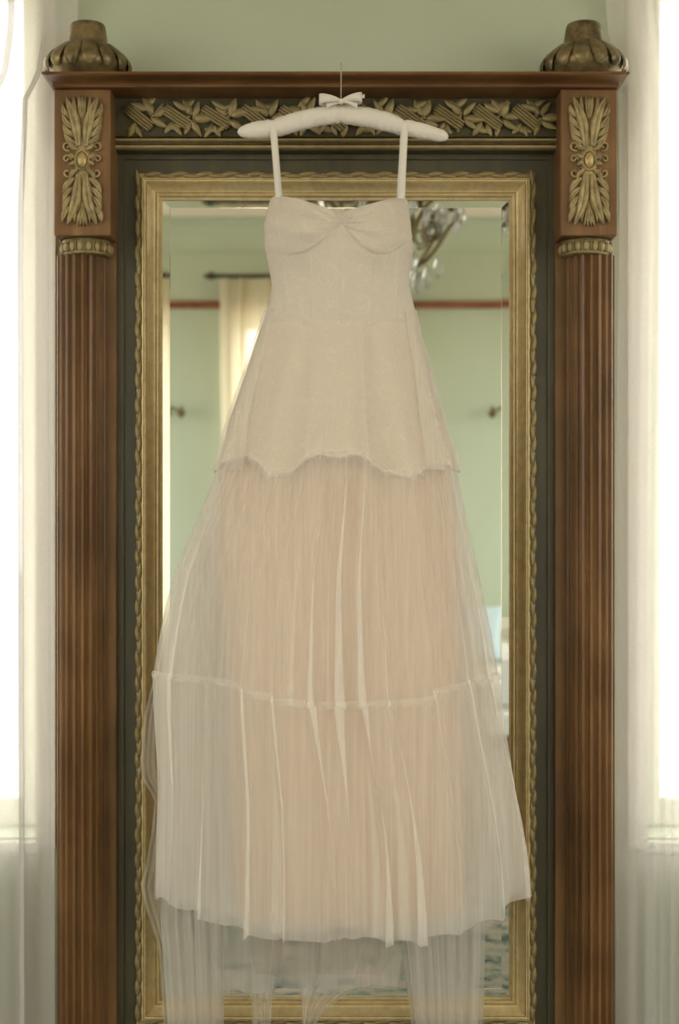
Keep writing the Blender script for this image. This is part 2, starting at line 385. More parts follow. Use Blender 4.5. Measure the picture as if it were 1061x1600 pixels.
# dark stained surround
sx = .4235
dk = MB()
pl = -.075
for (x0, x1, z0, z1) in ((-sx, -GX-.03, .10, 1.9445), (GX+.03, sx, .10, 1.9445), (-GX-.03, GX+.03, GZ1+.03, 1.9445), (-GX-.03, GX+.03, .10, GZ0-.03)):
    dk.box(x0, x1, pl, -.05, z0, z1)
dk.build('dark_surround', M_dark, mir, smooth=False)
# a thin inner line of moulding on the surround, near the pilasters and under the frieze
MB().box(-sx+.0, -sx+.012, pl-.006, pl, .10, 1.9445).build('surround_bead', M_dark, mir, smooth=False)
MB().box(sx-.012, sx, pl-.006, pl, .10, 1.9445).build('surround_bead', M_dark, mir, smooth=False)
MB().box(-sx+.012, sx-.012, pl-.006, pl, 1.934, 1.9445).build('surround_bead', M_dark, mir, smooth=False)
# gilt frame
cove = [(.0095 + .0135*t, -.0775 - .0205*t**1.6) for t in np.linspace(0, 1, 7)]
prof = [(-.003, -.0585), (-.003, -.066), (.0015, -.066), (.0015, -.0745), (.004, -.077), (.0062, -.0765), (.0072, -.0735)] + cove + \
       [(.0235, -.094), (.0245, -.094), (.0255, -.098), (.0275, -.0985), (.0283, -.094), (.0293, -.094), (.0300, -.097), (.0318, -.0965), (.0325, -.088), (.0365, -.084), (.045, -.080), (.0455, -.074)]
gf = frame_sweep(prof, 'gilt_frame', M_gold, mir, GX, GZ0, GZ1)
# twisted leaf rope along the outer edge of the gilt frame
def leaf_mesh(name, mat, nl=9, nw=5, wid=.42, curl=.10, groove=.35, hgt=.16, skew=0.0):
    pts = []
    for j in range(nl):
        s = j/(nl-1); w = wid*.5*(math.sin(PI*s**.85)**.8 if 0 < s < 1 else 0.0) + .012
        for i in range(nw):
            u = -1 + 2*i/(nw-1)
            h = hgt*(1-u*u)*math.sin(PI*min(1, s*.9+.08)) * (1 - groove*math.exp(-(u/.25)**2))
            h += .02*math.sin(s*9*PI)*abs(u)*(1-abs(u))*2
            pts.append((u*w + skew*s*s, -h - curl*s*s*.3 - .01, s))
    mb = MB().grid(pts, nw, nl); me = bpy.data.meshes.new(name); me.from_pydata(mb.v, [], mb.f); me.update(); me.materials.append(mat); me.shade_smooth(); return me
me_rope = leaf_mesh('rope_leaf', M_golddull, wid=.46, hgt=.22, groove=.3)
oo = .0405
def rope(p0, p1):
    d = Vector(p1) - Vector(p0); n = int(d.length/.0245); st = d.length/n
    rot = math.atan2(d.x, d.z)
    for i in range(n):
        q = Vector(p0) + d*(i/n); tw = .24*(1 if i % 2 else -1)
        share('rope_leaf', me_rope, gf, (q.x, -.0855, q.z), (0, rot + tw*.5, 0), (.0235, .026, st*1.45))
rope((-GX-oo, 0, GZ0-oo), (-GX-oo, 0, GZ1+oo)); rope((GX+oo, 0, GZ0-oo), (GX+oo, 0, GZ1+oo))
rope((-GX-oo+.01, 0, GZ1+oo), (GX+oo-.01, 0, GZ1+oo)); rope((-GX-oo+.01, 0, GZ0-oo), (GX+oo-.01, 0, GZ0-oo))
# double gilt moulding under the frieze
def hmould(prof, x0, x1, name, mat):
    pts = []
    for (y, z) in prof: pts += [(x0, y, z), (x1, y, z)]
    return MB().grid(pts, 2, len(prof)).build(name, mat, mir, smooth=True, angle=35)
def bead(y, z0, z1, d, n=6): return [(y - d*math.sin(PI*t), z0 + (z1-z0)*t) for t in np.linspace(0, 1, n)]
hmould([(-.05, 1.9435), (-.100, 1.9435), (-.106, 1.9455), (-.106, 1.9475), (-.100, 1.9485), (-.100, 1.966), (-.110, 1.9680), (-.116, 1.9690), (-.05, 1.9690)], -sx, sx, 'frieze_moulding', M_dark)
hmould([(-.100, 1.9482)] + bead(-.108, 1.9485, 1.9545, .006, 8) + [(-.100, 1.9550)], -sx, sx, 'gilt_bead', M_gold)
hmould([(-.100, 1.9575)] + bead(-.103, 1.9578, 1.9595, .003, 6) + [(-.100, 1.9598)], -sx, sx, 'gilt_bead', M_golddull)
hmould([(-.100, 1.9622)] + bead(-.111, 1.9625, 1.9665, .005, 8) + [(-.104, 1.9672)], -sx, sx, 'gilt_bead', M_gold)
# frieze: backing, reeds, leaves, berries
FZ0, FZ1 = 1.969, 2.0437; fy = -.112
fr = MB().box(-sx, sx, fy, -.05, FZ0, FZ1).build('frieze', gold('frieze_ground', (.085,.068,.032), (.04,.036,.018), .5, .4, 40), mir, smooth=False)
me_leaf = leaf_mesh('laurel_leaf', M_golddull, wid=.40, hgt=.15)
me_leafs = leaf_mesh('laurel_leaf', M_golddull, wid=.34, hgt=.15, skew=.12)
rd = MB().tube([(0, 0, t) for t in np.linspace(0, 1, 5)], [.055, .06, .06, .06, .055], 8)
me_reed = bpy.data.meshes.new('reed'); me_reed.from_pydata(rd.v, [], rd.f); me_reed.materials.append(M_golddull); me_reed.shade_smooth()
bb = MB().ball((0, 0, 0), 1, 8, 6); me_berry = bpy.data.meshes.new('berry'); me_berry.from_pydata(bb.v, [], bb.f); me_berry.materials.append(M_golddull); me_berry.shade_smooth()
zc = (FZ0 + FZ1)/2 - .001; nm = 11; step = (2*sx - .03)/nm
for k in range(nm):
    x = -sx + .015 + step*(k + .5); r = random.Random(k*13 + 5)
    tilt = r.uniform(-.10, .10)
    ang = math.radians(128) + tilt            # reeds run from upper left to lower right
    for q in range(4):
        off = (q - 1.5)*.0056; dx, dz = math.sin(ang), math.cos(ang)
        px_, pz_ = -dz*off, dx*off
        ln = .066 - abs(q-1.5)*.004
        share('reed', me_reed, fr, (x - dx*ln/2 + px_ - .006, fy - .0055, zc - dz*ln/2 + pz_), (0, ang, 0), (.052, .07, ln))
    for (lx, lz, a, s, yy) in ((.020, .004, -38, .030, .004), (.022, .002, 28, .028, .006), (.024, .000, 78, .033, .005), (.020, -.004, 130, .028, .006), (.018, -.004, 200, .024, .004),
                           (-.014, -.010, 215, .024, .003), (-.010, -.014, 160, .020, .005), (.012, .012, -70, .026, .006), (.004, .018, 62, .026, .003), (-.028, -.020, 98, .026, .002)):
        a2 = math.radians(a + r.uniform(-14, 14)); s2 = s*1.22*r.uniform(.88, 1.12)
        share('laurel_leaf', r.choice((me_leaf, me_leafs)), fr, (x + lx + r.uniform(-.003, .003), fy - yy, zc + lz + r.uniform(-.003, .003)), (r.uniform(-.12, .12), a2, 0), (s2*r.choice((-1.05, 1.05)), s2, s2))
    for q in range(4):
        share('berry', me_berry, fr, (x + .020 + r.uniform(-.007, .007), fy - .006, zc + .002 + r.uniform(-.008, .008)), (0,0,0), (.0034, .0034, .0034))
# cornice with returns
cp = [(-.18, 2.0435, .526), (-.184, 2.0435, .528), (-.184, 2.0465, .528)]
cp += [(-.184 - .026*(1-math.cos(t)), 2.0465 + .0085*math.sin(t), .528 + .009*(1-math.cos(t))) for t in np.linspace(0, PI/2, 6)]
cp += [(-.212 - .008*math.sin(t), 2.0555 + .004*(1-math.cos(t)), .538 + .004*math.sin(t)) for t in np.linspace(0, PI, 8)]
cp += [(-.212, 2.0637, .538)]
pts = []
for (y, z, hx) in [(-.10, 2.0435, .50)] + cp + [(-.10, 2.0637, .50)]: pts += [(-hx, 0, z), (-hx, y, z), (hx, y, z), (hx, 0, z)]
cn = MB().grid(pts, 4, len(cp) + 2)
cn.box(-.52, .52, -.17, -.0005, 2.0445, 2.0630)
cn.build('cornice', M_woodx, mir, smooth=True, angle=30)

# carved lobes ---------------------------------------------------------------
def lobe(parent, p0, p1, w, bend=0.0, y=-.1705, h=.006, mat=None, taper=.85, name='acanthus_lobe', nl=9, nw=7):
    """a domed, grooved carved leaf lobe from p0 to p1 (x,z), bowed sideways by bend"""
    p0 = Vector(p0); p1 = Vector(p1); d = p1 - p0; ln = d.length; t = d/ln; nrm = Vector((t.y, -t.x))
    pts = []
    for j in range(nl):
        s = j/(nl-1); c = p0 + d*s + nrm*(bend*ln*math.sin(PI*s))
        ww = w*.5*(math.sin(PI*(s**taper))**.75 if 0 < s < 1 else 0) + w*.05
        if s < .5: ww = max(ww, w*.28)
        for i in range(nw):
            u = -1 + 2*i/(nw-1)
            hh = h*(1-u**4)*(.55 + .45*math.sin(PI*s))*(1 - .62*math.exp(-(u/.22)**2)) + .0015*s*s
            q = c + nrm*(u*ww); pts.append((q.x, y - hh, q.y))
    return MB().grid(pts, nw, nl).build(name, mat or M_goldcarve, parent, smooth=True, angle=180)
def ornament(sgn):
    bx = sgn*.4755; cz = 1.25 + (800-251)/832; S = 1/832
    base = []
    o = MB()
    # slim stem panel the lobes grow from
    prof = table([(-98, 4), (-60, 4), (-20, 9), (0, 14), (20, 9), (60, 4), (96, 4)])
    pts = []
    for j in range(17):
        dy = -98 + j*194/16
        for i in range(5):
            u = -1 + i/2; pts.append((bx + u*prof(dy)*S, -.1702 - .0022*(1-u*u), cz + dy*S))
    body = o.grid(pts, 5, 17).build('acanthus_ornament', M_goldcarve, mir, smooth=True, angle=180)
    q = lambda x, z: (bx + x*S, cz + z*S)
    for m in (-1, 1):
        LB = lambda x0, z0, x1, z1, w, b=0, h=.006: lobe(body, q(m*x0, z0), q(m*x1, z1), w*1.15*S, b*m, h=h*1.5*random.uniform(.9, 1.15))
        # upper plume
        LB(6, 22, 25, 98, 15, -.06, .008); LB(7, 40, 13, 99, 9, .03, .007); LB(12, 48, 31, 72, 9, .10); LB(11, 36, 30, 58, 9, .12); LB(9, 26, 28, 42, 8, .12); LB(19, 66, 31, 88, 8, .12)
        LB(6, 16, 20, 30, 7, .15)
        # lower plume
        LB(6, -22, 23, -101, 15, .06, .008); LB(7, -40, 12, -97, 9, -.03, .007); LB(11, -28, 30, -52, 9, -.12); LB(12, -42, 30, -66, 9, -.12); LB(15, -56, 29, -82, 9, -.12); LB(18, -72, 31, -97, 9, -.10)
        LB(6, -14, 20, -32, 7, -.15)
        # curled ribbons at the waist of the ornament
        for (cx, czz, r0, a0, dirn) in ((23, 22, 7.5, -120, 1), (24, 2, 6.5, 200, -1), (23, -20, 7.5, 130, 1)):
            path = []
            for t in np.linspace(0, 1, 16):
                a = math.radians(a0 + dirn*400*t); rr = r0*(1 - .68*t)
                path.append((bx + m*(cx + rr*math.cos(a))*S, -.1715 - .004*t, cz + (czz + rr*math.sin(a))*S))
            MB().tube(path, [2.0*S*(1-.3*t) for t in np.linspace(0, 1, 16)], 8).build('acanthus_curl', M_goldcarve, body, angle=180)
        LB(8, 4, 20, 9, 7, .1); LB(8, -4, 20, -8, 7, -.1)
    # bud above, shell below
    for dx in (-5, 0, 5): lobe(body, q(dx*.4, 66), q(dx, 101), 7*S, 0, h=.008)
    for dx in (-8, -3, 3, 8): lobe(body, q(dx*.3, -76), q(dx, -103), 6*S, 0, h=.007)
    ring = [(bx + 10.5*S*math.cos(t), -.1735, cz + 15*S*math.sin(t)) for t in np.linspace(0, TAU, 25)]
    MB().tube(ring, 1.9*S, 8, False).build('cabochon_ring', M_goldcarve, body, angle=180)
    MB().ball((bx, -.173, cz), 8.2*S, 20, 12, (1, .75, 1.55)).build('cabochon', M_goldtip, body, angle=180)
for sgn in (-1, 1):
    # corner block
    MB().box(sgn*.4755-.053, sgn*.4755+.053, -.17, -.0005, 1.769, 2.0437, b=.0015).build('corner_block', M_wood, mir, smooth=False)
    ornament(sgn)
    # flat pilaster strip behind the column
    MB().box(min(sgn*.4235, sgn*.534), max(sgn*.4235, sgn*.534), -.094, -.0005, .2, 1.772, b=.001).build('pilaster_strip', M_wood, mir, smooth=False)
    # egg capital
    cx, cy = sgn*.4775, -.112
    cap = MB().lathe([(.045, 1.7685), (.047, 1.766), (.0445, 1.7635), (.046, 1.758), (.0465, 1.751), (.044, 1.745), (.0455, 1.7425), (.0455, 1.7405), (.043, 1.739)], 48, (cx, cy, 0)).build('capital', M_golddull, mir, angle=60)
    eg = MB().ball((0, 0, 0), 1, 10, 8)
    me_egg = bpy.data.meshes.new('egg'); me_egg.from_pydata(eg.v, [], eg.f); me_egg.materials.append(M_goldcarve); me_egg.shade_smooth()
    tg = MB().ball((0, 0, 0), 1, 8, 6); me_dart = bpy.data.meshes.new('dart'); me_dart.from_pydata(tg.v, [], tg.f); me_dart.materials.append(M_golddull); me_dart.shade_smooth()
    for k in range(18):
        a = TAU*k/18 + .08
        if math.sin(a) > .55: continue
        share('egg', me_egg, cap, (cx + .0455*math.cos(a), cy + .0455*math.sin(a), 1.7525), (0, 0, a), (.0060, .0062, .0095))
        b_ = a + TAU/36
        if math.sin(b_) <= .55: share('dart', me_dart, cap, (cx + .0465*math.cos(b_), cy + .0465*math.sin(b_), 1.7525), (0, 0, b_), (.0035, .0016, .0090))
    # fluted column
    NF = 18; pts = []; nn = NF*10; zs = [.2, 1.0, 1.742]
    for z in zs:
        for i in range(nn):
            a = TAU*i/nn; ph = (a*NF/TAU) % 1
            r = .0465 - (.0075*math.sin(PI*(ph-.32)/.68)**.7 if ph > .32 else 0)
            pts.append((sgn*.4905 + r*math.cos(a), -.098 + r*math.sin(a), z))
    MB().grid(pts, nn, 3, True).build('fluted_column', M_wood, mir, smooth=True, angle=35)
    # plinth
    MB().box(sgn*.48-.058, sgn*.48+.058, -.17, -.0005, 0, .17, b=.003).box(sgn*.48-.054, sgn*.48+.054, -.16, -.0005, .17, .21, b=.004).build('plinth', M_wood, mir, smooth=False)
    # leafy bun finial
    fx, fyy = sgn*.4745, -.118
    fp = [(.050, .0), (.056, .004), (.062, .014), (.072, .025), (.0765, .036), (.0745, .047), (.064, .060), (.050, .071), (.041, .078), (.0375, .083), (.0370, .092), (.0345, .108), (.0335, .114), (.0315, .118), (.026, .1195), (.020, .1195)]
    fin = MB().lathe(fp, 40, (fx, fyy, 2.0635), mod=lambda a, z: 1 + (.018*math.cos(a*14) if .02 < z < .07 else 0)).build('bun_finial', M_bun, mir, angle=50)
    for k in range(14):
        a = TAU*k/14; rr = math.radians
        pts = []
        for j in range(8):
            s = j/7; zz = .074 - .052*s
            rad = float(np.interp(zz, [q[1] for q in fp[:10]], [q[0] for q in fp[:10]])) + .003 + (.004*s*s)
            wv = .0155*math.sin(PI*min(.97, .12 + s*.8))**.7
            for i in range(5):
                u = -1 + i/2; aa = a + u*wv/rad
                rr_ = rad + .0045*(1-u*u)*(1-.5*math.exp(-(u/.3)**2))
                pts.append((fx + rr_*math.cos(aa), fyy + rr_*math.sin(aa), 2.0635 + zz))
        MB().grid(pts, 5, 8).build('acanthus_leaf', M_bun, fin, angle=180)
# bottom rail between the plinths
MB().box(-.425, .425, -.12, -.0005, 0, .17, b=.004).box(-.425, .425, -.10, -.0005, .17, .22, b=.004).build('bottom_rail', M_woodx, mir, smooth=False)

# ------------------------------------------------------------------ padded hanger
HY = -.242
hg = thing('padded_hanger', 'ivory satin padded clothes hanger with ribbon bow hooked over the mahogany cornice', 'hanger', tuple(P(533, 180, HY)))
h0 = Vector(hg.location)
top = table([(371, 206), (372, 203), (374, 200), (378, 197), (387, 193), (400, 190), (425, 186), (470, 173), (505, 166), (533, 164), (575, 168), (605, 175), (632, 186), (660, 192), (685, 200), (693, 203.5), (698, 207), (700, 210), (701, 213)])
bot = table([(371, 207), (372, 209.5), (374, 212), (378, 214.5), (387, 216.5), (400, 217), (425, 216), (470, 204), (505, 196), (533, 193), (575, 199), (605, 206), (632, 213), (660, 217), (685, 221.5), (693, 221), (698, 219), (700, 216.5), (701, 214)])
pts = []; nu = 28; pxs = np.concatenate([371 + 10*(1-np.cos(np.linspace(0, PI/2, 8)[:-1])), np.linspace(381, 691, 150), 691 + 10*np.sin(np.linspace(0, PI/2, 8)[1:])])
for j, px in enumerate(pxs):
    t_, b_ = float(top(px)), float(bot(px)); c = P(px, (t_+b_)/2, HY); r = max(.0004, (b_-t_)/2*(HY-CAM_Y)/F_PX)
    r *= 1 - .16*math.exp(-((px-427)/4)**2) - .16*math.exp(-((px-632)/4)**2) - .10*math.exp(-((px-533)/5)**2)
    for i in range(nu):
        a = TAU*i/nu
        w = 1 + .022*math.sin(px*.55 + 3*math.sin(a*2)) * (1 if abs(px-533) > 12 else 2.2) + .018*math.sin(px*.21 + a*3) + .02*math.exp(-((px-533)/26)**2)*math.sin(a*11)
        pts.append(Vector((c.x, c.y + r*.82*w*math.cos(a), c.z + r*w*math.sin(a))) - h0)
MB().grid(pts, nu, len(pxs), True).build('padded_bar', M_satin, hg, angle=180)
# wire hook: up the front of the cornice, over its top edge and down onto it
hp = [(0, 0, .0), (0, .003, .04)] + [(0, .004, t) for t in np.linspace(.055, .088, 4)]
ztop = 2.0665 - h0.z
hp += [(0, .006 + .020*(1-math.cos(t)), ztop + .010*math.sin(t)) for t in np.linspace(0.15, PI, 10)] + [(0, .050, ztop + .001), (0, .056, ztop + .0005)]
MB().tube(hp, .0013, 8).build('wire_hook', M_chrome, hg, angle=180)
# ribbon bow round the neck
def ribbon(path, widths, name, parent, mat, th=.0006, tiltx=0.0):
    """flat band: path of points, width measured along z"""
    pts = []; n = len(path)
    for s in (-1, 1):
        for p_, w in zip(path, widths): pts.append((p_[0] + tiltx*s*w, p_[1], p_[2] + s*w/2))
    fs = [(i, i+1, n+i+1, n+i) for i in range(n-1)]
    o = MB().add(pts, fs).build(name, mat, parent, angle=180)
    md = o.modifiers.new('thickness', 'SOLIDIFY'); md.thickness = th; md.offset = 0
    return o
def loop(sx, zt, ln, wd):
    path = []; ws = []
    for t in np.linspace(0, 1, 24):
        a = t*TAU; x = sx*ln*.5*(1-math.cos(a)); y = -.020 - .008*math.sin(a)*math.sin(a/2); z = zt[0] + (zt[1]-zt[0])*abs(x)/ln + .002*math.sin(a)
        path.append((x, y, z)); ws.append(.004 + wd*(abs(x)/ln)**.7)
    return ribbon(path, ws, 'bow_loop', hg, M_satin)
zk = wz(163, HY) - h0.z
loop(-1, (zk, zk + .003), .040, .015); loop(1, (zk, zk + .006), .038, .014)
ribbon([(t*.043, -.016 - .003*math.sin(t*4), zk + .002 + .009*t**.8) for t in np.linspace(0, 1, 9)], [.004 + .003*t for t in np.linspace(0, 1, 9)], 'bow_tail', hg, M_satin)
ribbon([(.030*t, -.022 - .002*math.sin(t*5), zk - .001 - .007*t*t) for t in np.linspace(0, 1, 9)], [.004 + .008*t for t in np.linspace(0, 1, 9)], 'bow_tail', hg, M_satin)
ribbon([(-.027*t, -.021, zk - .002 - .007*t*t) for t in np.linspace(0, 1, 9)], [.004 + .006*t for t in np.linspace(0, 1, 9)], 'bow_tail', hg, M_satin)
MB().ball((0, -.0215, zk - .001), .0048, 12, 8, (1, .8, 1.1)).build('bow_knot', M_satin, hg, angle=180)

# ------------------------------------------------------------------ the dress
DC = Vector((wx(530, -.26), -.26, .02))
dr = thing('wedding_dress', 'ivory strapped wedding dress with lace bodice and tiered tulle skirt on the padded hanger', 'dress', tuple(DC))
Ls = table([(300, 423), (312, 420), (345, 413), (385, 415), (400, 418), (440, 425), (470, 420), (487, 414), (503, 409), (540, 396), (590, 379), (650, 358), (700, 345), (740, 334), (800, 311), (850, 290), (900, 271), (950, 259), (1000, 249), (1062, 240), (1120, 240), (1250, 245), (1350, 241), (1480, 238)])
Rs = table([(300, 635), (312, 638), (345, 641), (385, 645), (400, 644), (420, 640), (440, 640), (487, 650), (517, 655), (560, 668), (600, 678), (650, 691), (690, 703), (740, 716), (800, 728), (850, 738), (900, 748), (950, 758), (1000, 768), (1050, 775), (1100, 782), (1150, 790), (1200, 799), (1250, 808), (1300, 817), (1350, 824), (1420, 829), (1480, 832)])
CY = table([(300, -.242), (500, -.242), (740, -.255), (1100, -.278), (1480, -.288)])
DD = table([(300, .058), (345, .066), (400, .068), (503, .066), (600, .086), (740, .112), (1100, .146), (1480, .158)])
def arc_theta(n, hw=.30, d=.13):
    th = np.linspace(0, TAU, 4001); ds = np.hypot(np.diff(hw*np.cos(th)), np.diff(d*np.sin(th))); s = np.concatenate([[0], np.cumsum(ds)]); s /= s[-1]
    q = np.arange(n)/n; return np.interp(q, s, th), q
def phase(q, n, jit, seed):
    r = np.random.RandomState(seed); ph = n*q
    for k in range(1, 9): ph = ph + jit*n/k**.5*.012*np.sin(TAU*k*q + r.uniform(0, TAU))
    for k in range(int(n*.25), int(n*.45)): ph = ph + .05*jit*np.sin(TAU*k*q + r.uniform(0, TAU))
    return TAU*ph
def amp(q, seed, lo=.4, hi=1.0, n=14):
    r = np.random.RandomState(seed); a = np.zeros_like(q)
    for k in range(1, n): a = a + np.sin(TAU*k*q + r.uniform(0, TAU))/n**.5
    return lo + (hi-lo)*(.5 + .5*np.tanh(a))
def shell_points(th, py, ks=1.0, kd=1.0, rad=0.0, tan=0.0, L_=Ls, R_=Rs):
    l, r = L_(py), R_(py); cy = CY(py); d = DD(py)*kd; k = (cy - CAM_Y)/F_PX
    hw = (r-l)/2*ks*k; cx = ((r+l)/2 - 530.5)*k
    c, s = np.cos(th), np.sin(th)
    nx, ny = c*d, s*hw; nl = np.hypot(nx, ny); nx, ny = nx/nl, ny/nl
    x = cx + hw*c + nx*rad - ny*tan; y = cy + d*s + ny*rad + nx*tan
    z = CAM_Z - (py - 800)*((cy - .7*DD(py)) - CAM_Y)/F_PX
    return x - DC.x, y - DC.y, z - DC.z
def pxof(th, py, L_=Ls, R_=Rs): l, r = L_(py), R_(py); return (l+r)/2 + (r-l)/2*np.cos(th)
def shell(name, mat, top_f, bot_f, nv, n, th, disp, ks=1.0, kd=1.0, L_=Ls, R_=Rs):
    """top_f/bot_f: pixel rows per angle; disp(v) -> (radial, tangential, row offset)"""
    T = top_f; Bm = bot_f; X = []
    for j in range(nv):
        v = j/(nv-1); rad, tan = disp(v); py = T + (Bm - T)*v
        x, y, z = shell_points(th, py, ks, kd, rad, tan, L_, R_)
        X.append(np.stack([x, y, z], -1))
    X = np.concatenate(X); i = np.arange(n); fs = []
    j = np.arange(nv-1)[:, None]*n; a = (j + i).ravel(); b = (j + (i+1) % n).ravel()
    fs = np.stack([a, b, b+n, a+n], -1)
    me = bpy.data.meshes.new(name); me.from_pydata(X.tolist(), [], fs.tolist()); me.update()
    return link(name, me, mat, dr, True, 180)
def front_rows(th, pts, back, py_ref):
    """row per angle: table by pixel column in front, constant behind"""
    f = table(pts)(pxof(th, py_ref)); w = smooth01((-np.sin(th) + .08)/.3); return f*w + back*(1-w)
SEAM1 = [(330, 732), (350, 722), (385, 709), (410, 722), (432, 743), (455, 738), (480, 716), (500, 709), (530, 713), (556, 709), (580, 722), (600, 736), (625, 743), (650, 737), (668, 725), (700, 722), (720, 730)]
SEAM2 = [(238, 1063), (300, 1062), (350, 1066), (380, 1076), (420, 1086), (470, 1097), (530, 1098), (600, 1096), (640, 1095), (690, 1079), (740, 1068), (790, 1064)]
HEM = [(236, 1424), (250, 1418), (300, 1428), (350, 1440), (400, 1455), (480, 1462), (520, 1450), (560, 1452), (600, 1462), (645, 1466), (680, 1456), (720, 1450), (770, 1440), (800, 1424), (832, 1410)]

# bodice -------------------------------------------------------------
n = 460; th = np.linspace(0, TAU, n, endpoint=False); nv = 170
NECK = [(412, 306), (420, 303.5), (427, 303), (440, 306), (470, 314), (500, 326), (520, 332), (533, 334), (546, 332), (575, 322), (605, 312), (626, 305.5), (634, 303), (641, 304)]
wf = smooth01((-np.sin(th) + .34)/.30)
tp = table(NECK)(pxof(th, 330.0))*wf + 336*(1-wf)
CUPL = [(405, 380), (425, 393), (455, 402), (480, 400), (502, 386), (520, 368), (533, 352), (545, 368), (560, 390), (580, 402), (602, 400), (622, 386), (645, 364)]
X = []
for j in range(nv):
    v = j/(nv-1); py = tp + (509 - tp)*v; px = pxof(th, py); fr_ = np.clip(-np.sin(th), 0, 1)**.6
    cl = table(CUPL)(px); incup = smooth01((cl - py)/3.5)
    bust = .026*(np.exp(-((px-478)/40)**2 - ((py-368)/38)**2) + np.exp(-((px-590)/40)**2 - ((py-368)/38)**2))
    ang = np.arctan2(py-352, np.abs(px-533)+4); dist = np.hypot(px-533, py-352)
    ruch = .0022*np.sin(ang*15 + .04*dist + np.where(px < 533, 0, 1.3))*np.exp(-(dist/62)**2)*smooth01(dist/12)*incup
    ruch += .0010*np.sin(ang*31 + .06*dist)*np.exp(-(dist/40)**2)*incup
    drape = .0012*np.sin((py + .35*np.abs(px-533))*.23 + np.where(px < 533, 0, 2))*incup*smooth01(dist/40)
    knot = .005*np.exp(-((px-533)/6)**2)*smooth01((py-328)/8)*smooth01((378-py)/20)
    bone = sum(.0014*np.exp(-((px - x0 - (x0-533)*-.0006*(py-400))/1.8)**2) for x0 in (444, 486, 533, 580, 622))*(1-incup)*smooth01((py-400)/10)
    wr = .0011*np.sin(px*.11 + py*.05) + .0009*np.sin(px*.05 - py*.13)
    disp = fr_*(bust + ruch + drape + knot + bone + .0032*incup + wr - .008*np.exp(-((px-533)/12)**2)*np.exp(-((py-360)/25)**2))
    lip = -.002*smooth01((.02 - v)/.02)
    x, y, z = shell_points(th, py, 1.0, 1.0, disp + lip, 0.0); X.append(np.stack([x, y, z], -1))
X = np.concatenate(X); i = np.arange(n); j = np.arange(nv-1)[:, None]*n; a = (j+i).ravel(); b = (j + (i+1) % n).ravel()
me = bpy.data.meshes.new('bodice'); me.from_pydata(X.tolist(), [], np.stack([a, b, b+n, a+n], -1).tolist()); me.update()
link('bodice', me, M_bodice, dr, True, 180)
# straps over the hanger ----------------------------------------------
def strap(px_top, px_bot, py_bot, w_top, w_bot):
    k = (HY - CAM_Y)/F_PX; xt = wx(px_top, HY); xb = wx(px_bot, HY-.05)
    tz = wz(float(top(px_top)) + 4, HY); hz = wz(float(bot(px_top)) - 3, HY)
    fb = Vector((xb, HY - .064, wz(py_bot, HY - .06))); R_ = (tz-hz)/2*.86 + .0012; cz_ = (tz+hz)/2
    path = []; ws = []
    for t in np.linspace(0, 1, 16):
        yy = (HY - R_) + (fb.y - HY + R_)*(1-t)**1.6; path.append(Vector((xb + (xt-xb)*t, yy, fb.z + (cz_-fb.z)*t))); ws.append(w_bot + (w_top-w_bot)*t)
    for a_ in np.linspace(.2, PI-.2, 10): path.append(Vector((xt, HY - R_*math.cos(a_), cz_ + (tz-cz_+.0012)*math.sin(a_)))); ws.append(w_top)
    for t in np.linspace(0, 1, 12): path.append(Vector((xt + (xb-xt)*t, HY + R_ + (.058-R_)*t**1.6, cz_ + (wz(342, HY+.05)-cz_)*t))); ws.append(w_top)
    pts = []
    for p_, w in zip(path, ws): pts += [(p_.x - w*k/2 - DC.x, p_.y - DC.y, p_.z - DC.z), (p_.x - DC.x, p_.y - DC.y - .0004, p_.z - DC.z), (p_.x + w*k/2 - DC.x, p_.y - DC.y, p_.z - DC.z)]
    o = MB().grid(pts, 3, len(path)).build('strap', M_strap, dr, angle=180)
    md = o.modifiers.new('thickness', 'SOLIDIFY'); md.thickness = .0012; md.offset = 0
strap(427, 435, 309, 11, 6.5); strap(632, 627, 311, 11.5, 10)

# lining ----------------------------------------------------------------
Lln = table([(480, 416), (503, 416), (600, 388), (740, 352), (850, 345), (1000, 356), (1100, 366), (1480, 376)])
Rln = table([(480, 647), (503, 648), (600, 668), (740, 700), (850, 712), (1000, 718), (1100, 718), (1480, 722)])
n = 900; th, q = arc_theta(n)
pc = phase(q, 18, 1.0, 3); ac = amp(q, 4)
for li, (ks_, kd_, hem_) in enumerate(((.78, .62, 1436), (.87, .70, 1444), (.95, .76, 1450), (1.03, .82, 1442))):
    pc = phase(q, 15 + 2*li, 1.0, 3 + li); ac = amp(q, 14 + li)
    shell('lining', M_lining, np.full(n, 503.0), hem_ + 4*np.sin(pc), 40, n, th, lambda v: (.011*v*ac*np.sin(pc + .6*v), .012*v*ac*np.cos(pc + .6*v)), .97 + (ks_ - .97)*1.0, kd_, Lln, Rln)
